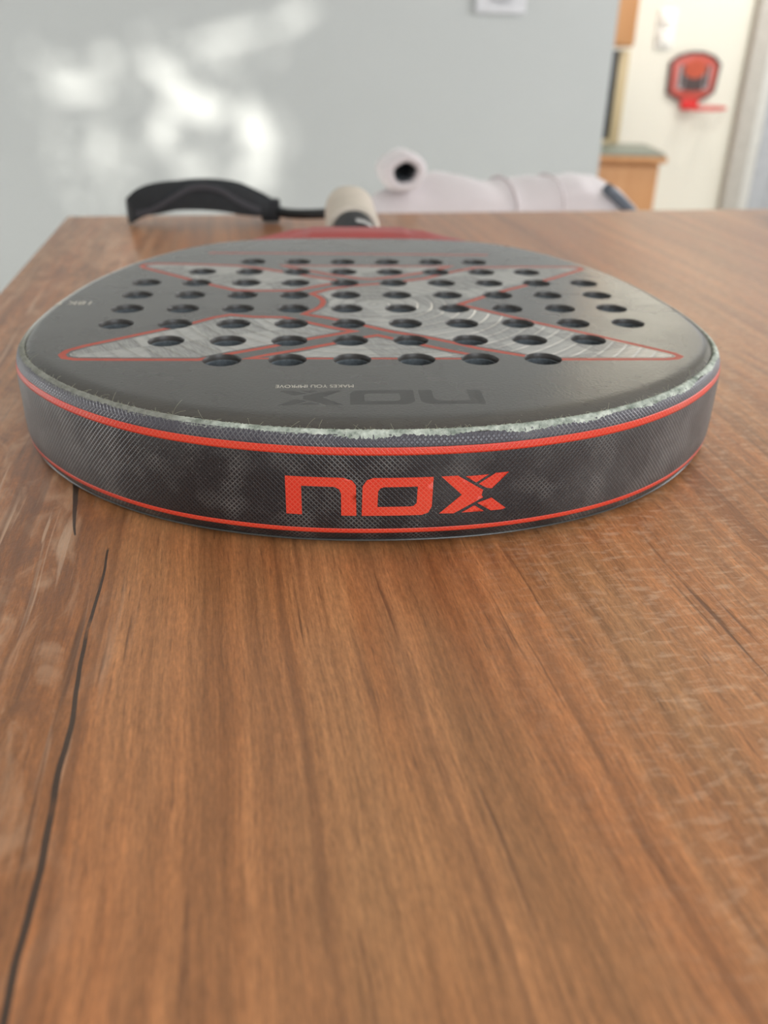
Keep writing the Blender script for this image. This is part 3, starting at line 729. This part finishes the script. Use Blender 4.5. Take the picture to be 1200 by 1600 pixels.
def build_face():
    vs = []; es = []
    def loop(p):
        n0 = len(vs); vs.extend([tuple(q) for q in p]); m = len(p); es.extend((n0+i, n0+(i+1) % m) for i in range(m))
    bound = [tuple(ol[i]-nr[i]*bevw[i]) for i in range(NS)]
    loop(bound)
    hl = [circ(h, RH, KH) for h in holes]
    for h in hl: loop(h)
    for grp in (red_o, red_i, pan, bars, scr, gl_in, gl_out):
        for p in grp: loop(p)
    V, E_, Fc, *_ = delaunay_2d_cdt([Vector(v) for v in vs], es, [], 0, 1e-5)
    bins = {}
    HA = np.array(holes)
    def bbox(p): a = np.array(p); return (*a.min(0), *a.max(0))
    def any_in(c, polys, boxes):
        for k, (p, b) in enumerate(zip(polys, boxes)):
            if b[0] <= c[0] <= b[2] and b[1] <= c[1] <= b[3] and inside(c, p): return k
        return -1
    B = {id(g_): [bbox(p) for p in g_] for g_ in (red_o, red_i, pan, bars, scr, gl_in, gl_out)}
    for f in Fc:
        if len(f) != 3: continue
        c = ((V[f[0]].x+V[f[1]].x+V[f[2]].x)/3, (V[f[0]].y+V[f[1]].y+V[f[2]].y)/3)
        if np.min(np.hypot(HA[:, 0]-c[0], HA[:, 1]-c[1])) < RH*math.cos(math.pi/KH)*0.999: continue
        if not inside(c, bound): continue
        key = 'face'
        for k in range(len(red_o)):
            b = B[id(red_o)][k]
            if b[0] <= c[0] <= b[2] and b[1] <= c[1] <= b[3] and inside(c, red_o[k]):
                if not inside(c, red_i[k]): key = ('red', k); break
                if inside(c, pan[k]): key = ('pan', k)
        if key == 'face':
            if any_in(c, bars, B[id(bars)]) >= 0: key = ('red', 9)
            elif any_in(c, scr, B[id(scr)]) >= 0: key = ('scr', 0)
            elif any_in(c, gl_in, B[id(gl_in)]) >= 0 and any_in(c, gl_out, B[id(gl_out)]) < 0: key = ('gloss', 0)
        bins.setdefault(key, []).append(tuple(f))
    def emit(name, tris, mat, z=HT):
        used = sorted({i for t in tris for i in t}); mp = {o: k for k, o in enumerate(used)}
        me_v = [(V[i].x*mm, V[i].y*mm, z*mm) for i in used]
        fl = []
        for t in tris:
            a, b, c = (V[i] for i in t)
            if (b-a).cross(c-a) < 0: t = t[::-1]
            fl.append(tuple(mp[i] for i in t))
        return me_v, fl, name, mat
    # base face: the flat part plus its rounded shoulder down to the rim in one mesh
    v, fl, _, _ = emit('face', bins['face'], 'face_lacquer')
    rings = []
    for t, dz in ((0, 0), (0.2, 0.04), (0.42, 0.22), (0.65, 0.62), (0.85, 1.15), (1.0, 1.75)):
        rings.append([(ol[i]-nr[i]*(bevw[i]+(3.6-bevw[i])*t), HT-dz) for i in range(NS)])
    base = len(v)
    for rg in rings:
        for p, z in rg: v.append((p[0]*mm, p[1]*mm, z*mm))
    for f in grid_faces(len(rings), NS, close_c=True): fl.append(tuple(base+i for i in f)[::-1])
    me = bpy.data.meshes.new('face'); me.from_pydata(v, [], fl)
    bm = bmesh.new(); bm.from_mesh(me); bmesh.ops.remove_doubles(bm, verts=bm.verts, dist=2e-6)
    for f in bm.faces:
        f.smooth = True
        if f.normal.z < 0: f.normal_flip()
    bm.to_mesh(me); bm.free()
    link('face', me, 'face_lacquer', racket)
    for key, tris in bins.items():
        if key == 'face': continue
        nm, mat = {'red': ('red_outline', 'red_print'), 'pan': ('carbon_inlay', 'carbon_panel'), 'scr': ('scratch', 'scratch'), 'gloss': ('face_lettering', 'gloss_print')}[key[0]]
        v, fl, _, _ = emit(nm, tris, mat)
        o = mesh(nm, v, fl, mat, racket, smooth=False, normals=False)
        if key[0] == 'pan': o['label'] = 'grey brushed carbon inlay'
        if key[0] == 'gloss': o['label'] = 'dark glossy lettering'
    # underside
    vs2 = []; es2 = []
    def loop2(p):
        n0 = len(vs2); vs2.extend([tuple(q) for q in p]); m = len(p); es2.extend((n0+i, n0+(i+1) % m) for i in range(m))
    bb = [tuple(ol[i]-nr[i]*6.4) for i in range(NS)]; loop2(bb)
    for h in holes: loop2(circ(h, RH, 16))
    V2, _, F2, *_ = delaunay_2d_cdt([Vector(v) for v in vs2], es2, [], 0, 1e-5)
    fl = []
    for f in F2:
        c = (sum(V2[i].x for i in f)/3, sum(V2[i].y for i in f)/3)
        if np.min(np.hypot(HA[:, 0]-c[0], HA[:, 1]-c[1])) < RH*0.97 or not inside(c, bb): continue
        fl.append(tuple(f))
    mesh('underside', [(p.x*mm, p.y*mm, 0.00005) for p in V2], fl, 'face_lacquer', racket, smooth=False)
build_face()

# hole linings: one shared mesh, 68 parts
def hole_linings():
    prof = [(RH, HT), (RH-0.22, HT-0.35), (RH-0.25, HT-1.9), (RH-0.55, HT-2.2), (RH-0.55, 1.0), (RH, 0.1)]
    vs = []; k = KH
    for r, z in prof:
        for i in range(k): a = 2*math.pi*i/k; vs.append((r*math.cos(a)*mm, r*math.sin(a)*mm, z*mm))
    me = bpy.data.meshes.new('hole_lining'); fs = [f[::-1] for f in grid_faces(len(prof), k, close_c=True)]
    me.from_pydata(vs, [], fs)
    for f in me.polygons: f.use_smooth = True
    me.set_sharp_from_angle(angle=math.radians(40))
    me.materials.append(MAT['core_edge']); me.materials.append(MAT['hole_dark'])
    for i, p in enumerate(me.polygons): p.material_index = 0 if i < 2*k else 1
    for h in holes:
        o = bpy.data.objects.new('hole_lining', me); COL.objects.link(o); o.parent = racket; o.location = (h[0]*mm, h[1]*mm, 0)
hole_linings()

# rim with its tape, stripes, film edge
sweep('rim', RIM, 'woven_tape')
def band(z0, z1, eps, k=4):
    zs = [z0+(z1-z0)*i/k for i in range(k+1)]
    return [(rim_d_at(z0)-0.05, z0)]+[(rim_d_at(z)+eps, z) for z in zs]+[(rim_d_at(z1)-0.05, z1)]
sweep('red_stripe', band(30.7, 33.0, 0.07), 'red_tape')['label'] = 'broad upper red stripe'
sweep('red_stripe', band(5.3, 6.9, 0.07), 'red_tape')['label'] = 'narrow lower red stripe'
sweep('clear_film_edge', [(-3.1, 1.55), (-2.2, 1.65), (-2.0, 1.9), (-2.4, 2.15)], 'film')

# lettering on the rim
fr_i = [i for i in range(NS) if ol[i][1] < 0]
fr_i.sort(key=lambda i: ol[i][0])
FX = ol[fr_i][:, 0]; FY = ol[fr_i][:, 1]; FN = nr[fr_i]; 
FS = np.array([ss[i] for i in fr_i])
def rim_pt(x, z, eps):
    y = np.interp(x, FX, FY); nx_ = np.interp(x, FX, FN[:, 0]); ny_ = np.interp(x, FX, FN[:, 1]); d = rim_d_at(z)+eps
    return (x+nx_*d, y+ny_*d, z), np.interp(x, FX, FS)
def rim_letter(name, outer, inner=None, eps=0.10):
    vs = []; es = []
    def loop(p):
        q = []
        for a, b in zip(p, p[1:]+p[:1]):
            L = max(1, int(math.hypot(b[0]-a[0], b[1]-a[1])/1.2))
            for k in range(L): q.append((a[0]+(b[0]-a[0])*k/L, a[1]+(b[1]-a[1])*k/L))
        n0 = len(vs); vs.extend(q); m = len(q); es.extend((n0+i, n0+(i+1) % m) for i in range(m))
    loop(outer)
    if inner: loop(inner)
    xs = [p[0] for p in outer]; zs = [p[1] for p in outer]
    for i in range(int((max(xs)-min(xs))/1.5)):
        for j in range(int((max(zs)-min(zs))/1.5)):
            c = (min(xs)+0.7+i*1.5, min(zs)+0.7+j*1.5)
            if inside(c, outer) and not (inner and inside(c, inner)): vs.append(c)
    V, _, Fc, *_ = delaunay_2d_cdt([Vector(v) for v in vs], es, [], 0, 1e-5)
    fl = []
    for f in Fc:
        c = (sum(V[i].x for i in f)/3, sum(V[i].y for i in f)/3)
        if inside(c, outer) and not (inner and inside(c, inner)): fl.append(tuple(f))
    P = [rim_pt(v.x, v.y, eps) for v in V]
    o = mesh(name, [Vector(p)*mm for p, s in P], fl, 'red_tape', racket, smooth=True, uvs=[(s*mm, p[2]*mm) for p, s in P])
    return o
n_, o_, oi_, x_ = word(-32.3, 32.6, 11.5, 23.8)
rim_letter('letter', n_)['label'] = 'red letter n'
rim_letter('letter', o_, oi_)['label'] = 'red letter o'
for p in x_: rim_letter('letter_stroke', p)['label'] = 'red stroke of the letter x'

# frayed upper edge of the tape with its painted back highlight, and lint
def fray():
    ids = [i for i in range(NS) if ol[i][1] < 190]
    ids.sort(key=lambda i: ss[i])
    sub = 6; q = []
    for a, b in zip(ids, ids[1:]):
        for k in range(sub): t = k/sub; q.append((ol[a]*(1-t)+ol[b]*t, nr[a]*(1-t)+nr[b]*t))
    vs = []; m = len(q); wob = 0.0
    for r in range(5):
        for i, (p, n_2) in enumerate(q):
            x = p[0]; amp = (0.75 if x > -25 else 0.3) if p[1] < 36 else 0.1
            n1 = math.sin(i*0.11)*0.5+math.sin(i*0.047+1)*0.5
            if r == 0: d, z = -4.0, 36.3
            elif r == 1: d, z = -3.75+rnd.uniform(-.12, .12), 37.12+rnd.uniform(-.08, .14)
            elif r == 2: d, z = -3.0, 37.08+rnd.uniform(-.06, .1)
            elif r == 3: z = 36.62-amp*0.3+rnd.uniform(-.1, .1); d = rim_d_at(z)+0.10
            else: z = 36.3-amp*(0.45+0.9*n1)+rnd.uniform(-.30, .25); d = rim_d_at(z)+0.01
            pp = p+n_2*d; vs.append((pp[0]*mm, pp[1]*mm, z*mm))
    o = mesh('frayed_lit_edge', vs, grid_faces(5, m), 'frayed', racket)
    o['label'] = 'pale green frayed edge of the rim tape, back part painted as a highlight'
    vs = []; fs = []
    for _ in range(240):
        p, n_2 = q[rnd.randrange(m)]
        while p[1] > 30: p, n_2 = q[rnd.randrange(m)]
        L = rnd.uniform(0.7, 2.2) if rnd.random() < 0.85 else rnd.uniform(2.5, 5.0)
        pos = np.array([*(p-n_2*rnd.uniform(2.8, 4.2)), 36.9])
        di = np.array([*(-n_2*rnd.uniform(-0.6, 1.0)+np.array([-n_2[1], n_2[0]])*rnd.uniform(-1, 1)), rnd.uniform(0.15, 0.9)]); di /= np.linalg.norm(di)
        cv = np.array([rnd.uniform(-1, 1), rnd.uniform(-1, 1), rnd.uniform(-1.0, 0.1)])
        r = 0.035; b = len(vs)
        for k in range(6):
            t = k/5; c = pos+di*L*t+cv*L*0.45*t*t
            c[2] = max(c[2], 36.6)
            for j in range(3):
                a = 2*math.pi*j/3; vs.append(((c[0]+r*math.cos(a))*mm, (c[1]+r*math.sin(a)*0.5)*mm, (c[2]+r*math.sin(a))*mm))
        for k in range(5):
            for j in range(3): fs.append((b+k*3+j, b+k*3+(j+1) % 3, b+k*3+3+(j+1) % 3, b+k*3+3+j))
    o = mesh('lint_fibres', vs, fs, 'lint', racket); o['kind'] = 'stuff'
    # one long hair lying over the front shoulder of the face
    pts = catmull([(-22, -46, 37.9), (-20, -48.5, 37.75), (-18.5, -50.5, 37.5), (-17.9, -53, 37.1), (-17.8, -55.5, 36.75), (-18.0, -58, 36.9)], 6)*mm
    tube('loose_hair', [tuple(p) for p in pts], 0.00006, 'lint', racket, 5)
fray()

# small printed words on the face
def text(name, body, xr, yb, height, width, z):
    c = bpy.data.curves.new(name, 'FONT'); c.body = body; c.size = 1.0; c.extrude = 0.0
    t = bpy.data.objects.new(name, c); COL.objects.link(t)
    dg = bpy.context.evaluated_depsgraph_get(); dg.update()
    me = bpy.data.meshes.new_from_object(t.evaluated_get(dg)); bpy.data.objects.remove(t, do_unlink=True)
    co_ = np.array([v.co[:] for v in me.vertices]); lo, hi = co_.min(0), co_.max(0)
    for v in me.vertices:      # turned half round: it reads from the handle side
        v.co = Vector(((xr-(v.co.x-lo[0])/(hi[0]-lo[0])*width)*mm, (yb-(v.co.y-lo[1])/(hi[1]-lo[1])*height)*mm, z*mm))
    me.name = name; me.materials.clear(); me.materials.append(MAT['white_print'])
    return link(name, me, None, racket)
text('slogan_lettering', 'MAKES YOU IMPROVE', -11.5, -24.9, 2.6, 24.4, HT+0.04)['label'] = 'small pale words MAKES YOU IMPROVE'
text('fibre_lettering', '18K', -115.5, 76.3, 5.2, 9.6, HT+0.04)['label'] = 'small pale lettering 18K'
box('dot_mark', (-0.1288, 0.0718, 0.0379), (-0.1272, 0.0742, 0.03803), 'white_print', racket, 0)

# throat
def throat():
    core = [(-69, 203), (-51, 228), (-30, 247), (-17, 252), (17, 252), (30, 247), (51, 228), (69, 203), (40, 208), (0, 209), (-40, 208)]
    prism('throat_core', [(x*mm, y*mm) for x, y in core], 0.002, 0.0352, 'black_rubber', racket, bev=0.0015)
    # red metallic saddle: faceted plate rising towards the handle
    top = [[(-67, 203.5, 36.6), (-44, 209, 36.6), (-32, 212, 36.5), (-26, 213, 36.6), (0, 214.5, 36.6), (26, 213, 36.6), (32, 212, 36.5), (44, 209, 36.6), (67, 203.5, 36.6)],
           [(-59, 215, 36.8), (-42, 222, 37.4), (-31, 226, 37.6), (-26.5, 227, 38.4), (0, 228, 38.5), (26.5, 227, 38.4), (31, 226, 37.6), (42, 222, 37.4), (59, 215, 36.8)],
           [(-49.5, 227.5, 36.7), (-38, 236, 38.2), (-30.5, 242, 37.8), (-26.5, 243.5, 38.6), (0, 244, 38.7), (26.5, 243.5, 38.6), (30.5, 242, 37.8), (38, 236, 38.2), (49.5, 227.5, 36.7)],
           [(-49.5, 228.3, 34.5), (-38.5, 237.5, 34.5), (-31, 244.5, 34.5), (-26, 247, 35), (0, 248, 35), (26, 247, 35), (31, 244.5, 34.5), (38.5, 237.5, 34.5), (49.5, 228.3, 34.5)]]
    vs = [Vector(p)*mm for row in top for p in row]; fs = grid_faces(4, 9)
    vs += [Vector((x, y, 34.0))*mm for x, y, z in top[0]]
    fs += [(36+i, 36+i+1, i+1, i) for i in range(8)]
    for a in (0, 8): fs += [(a, 9+a, 27+a, 36+a), (9+a, 18+a, 27+a)]
    o = mesh('throat_saddle', vs, fs, 'red_metal', racket, smooth=False); o['label'] = 'red metallic throat plate'
throat()
# handle
def ring_pts(y, a, b, cz, n=56, e=2.3, jit=None):
    out = []
    for k in range(n):
        an = 2*math.pi*k/n; c, s = math.cos(an), math.sin(an)
        f = 1+(jit(y, an) if jit else 0)
        out.append(Vector((a*f*math.copysign(abs(c)**(2/e), c), y, cz+b*f*math.copysign(abs(s)**(2/e), s)))*mm)
    return out
def tube_y(name, prof, mat, jit=None, n=56, sharp=40):
    vs = []
    for y, a, b, cz in prof: vs += ring_pts(y, a, b, cz, n, jit=jit)
    fs = grid_faces(len(prof), n, close_c=True)+[tuple(range(n)), tuple(range((len(prof)-1)*n, len(prof)*n))]
    return mesh(name, vs, fs, mat, racket, sharp=sharp)
tube_y('collar', [(246, 15.0, 16.5, 19), (252, 14.6, 17.4, 19.2), (265, 14.2, 18.0, 19.8), (290, 14.3, 18.2, 20), (312, 14.6, 18.4, 20)], 'black_rubber')
patch = []  # pale patch painting the white highlight on the collar
for y in (262, 267, 275):
    for k in range(10):
        an = math.radians(38+51.5*k/9); e = 2.3
        patch.append(Vector((14.75*math.cos(an)**(2/e), y, 19.85+18.3*math.sin(an)**(2/e)))*mm)
mesh('collar_highlight', patch, grid_faces(3, 10), 'silver_ring', racket)['label'] = 'pale patch painting the highlight on the black collar'
wrap = lambda y, an: 0.045*(((y/14.5)+an/(2*math.pi)) % 1.0)
gp = [(304, 14.6, 18.2, 20), (304.3, 16.8, 19.4, 20.6)]+[(305.5+i*1.5, 17.9-0.4*math.sin(i/57*math.pi), 19.9-0.4*math.sin(i/57*math.pi), 21.0) for i in range(57)]
tube_y('grip', gp, 'grip_tape', jit=wrap, sharp=70)['label'] = 'beige wrapped grip tape'
tube_y('butt_cap', [(387, 17.2, 19.0, 21), (389, 18.6, 20.6, 21), (393.5, 18.6, 20.6, 21), (395, 17.2, 19.0, 21), (395.5, 10, 10, 21)], 'grip_tape')

# wrist strap: the racket's own frame, points taken from the table plan
def strap():
    c, s = math.cos(-RZ), math.sin(-RZ)
    def L(x, y, z):
        x, y = x-(-0.85), y-282.35
        return np.array((c*x-s*y, s*x+c*y, z))
    path = [L(-97, 757, 10.5), L(-112, 748, 15.5), L(-132, 740, 21.5), L(-158, 734, 24.2), L(-182, 729.0, 23.5), L(-199, 727, 19.5), L(-211, 728.5, 12.5), L(-214.5, 738, 10.0), L(-205, 749, 15), L(-170, 756, 22), L(-140, 759, 22), L(-115, 763, 16), L(-97, 764, 10.5)]
    P = catmull(path, 10); n = len(P); vs = []
    for i, p in enumerate(P):
        t = P[min(i+1, n-1)]-P[max(i-1, 0)]; t /= np.linalg.norm(t)
        w_ = np.array((0, 0, 1.0))-t*t[2]; w_ /= np.linalg.norm(w_); nn2 = np.cross(t, w_)
        e = min(i, n-1-i)/(n-1)
        hw = 5.5+5.8*min(1, e/0.13)-2.3*math.exp(-((p[0]-path[6][0])/9.0)**2)
        for a, b in ((-hw, -1.1), (-hw, 1.1), (-hw*0.5, 1.7), (hw*0.5, 1.7), (hw, 1.1), (hw, -1.1), (hw*0.5, -1.7), (-hw*0.5, -1.7)):
            q = p+w_*a+nn2*b; q[2] = max(q[2], 0.15); vs.append(q*mm)
    o = mesh('wrist_strap', vs, grid_faces(n, 8, close_c=True)+[tuple(range(8)), tuple(range((n-1)*8, n*8))], 'neoprene', racket, sharp=50)
    o['label'] = 'black padded wrist strap loop'
    # stitched binding that crosses the band diagonally
    bind = [L(-206, 724.2, 10), L(-192, 724.2, 14), L(-174, 725.8, 24), L(-158, 729.8, 31), L(-140, 734, 29), L(-124, 740, 19), L(-108, 747.5, 11)]
    B_ = catmull(bind, 8); vs = []
    for i, p in enumerate(B_):
        for a, b in ((-2.2, 0.9), (2.2, 0.9), (2.2, -3.2), (-2.2, -3.2)):
            vs.append((p+np.array((0.0, -b, a)))*mm)
    k = mesh('binding', vs, grid_faces(len(B_), 4, close_c=True), 'strap_edge', o, smooth=False)
    cord = catmull([L(-99, 760.5, 10), L(-88, 750, 9), L(-74, 734, 11), L(-58, 712, 15), L(-43, 692, 19), L(-31.5, 676, 20)], 8)*mm
    tube('cord', [tuple(p) for p in cord], 0.0040, 'neoprene', o, 10)
    q = L(-101, 758.5, 10)*mm
    k = box('cord_lock', (-0.008, -0.006, -0.009), (0.008, 0.006, 0.009), 'black_rubber', o, 0.0025, 3); k.location = tuple(q)
strap()
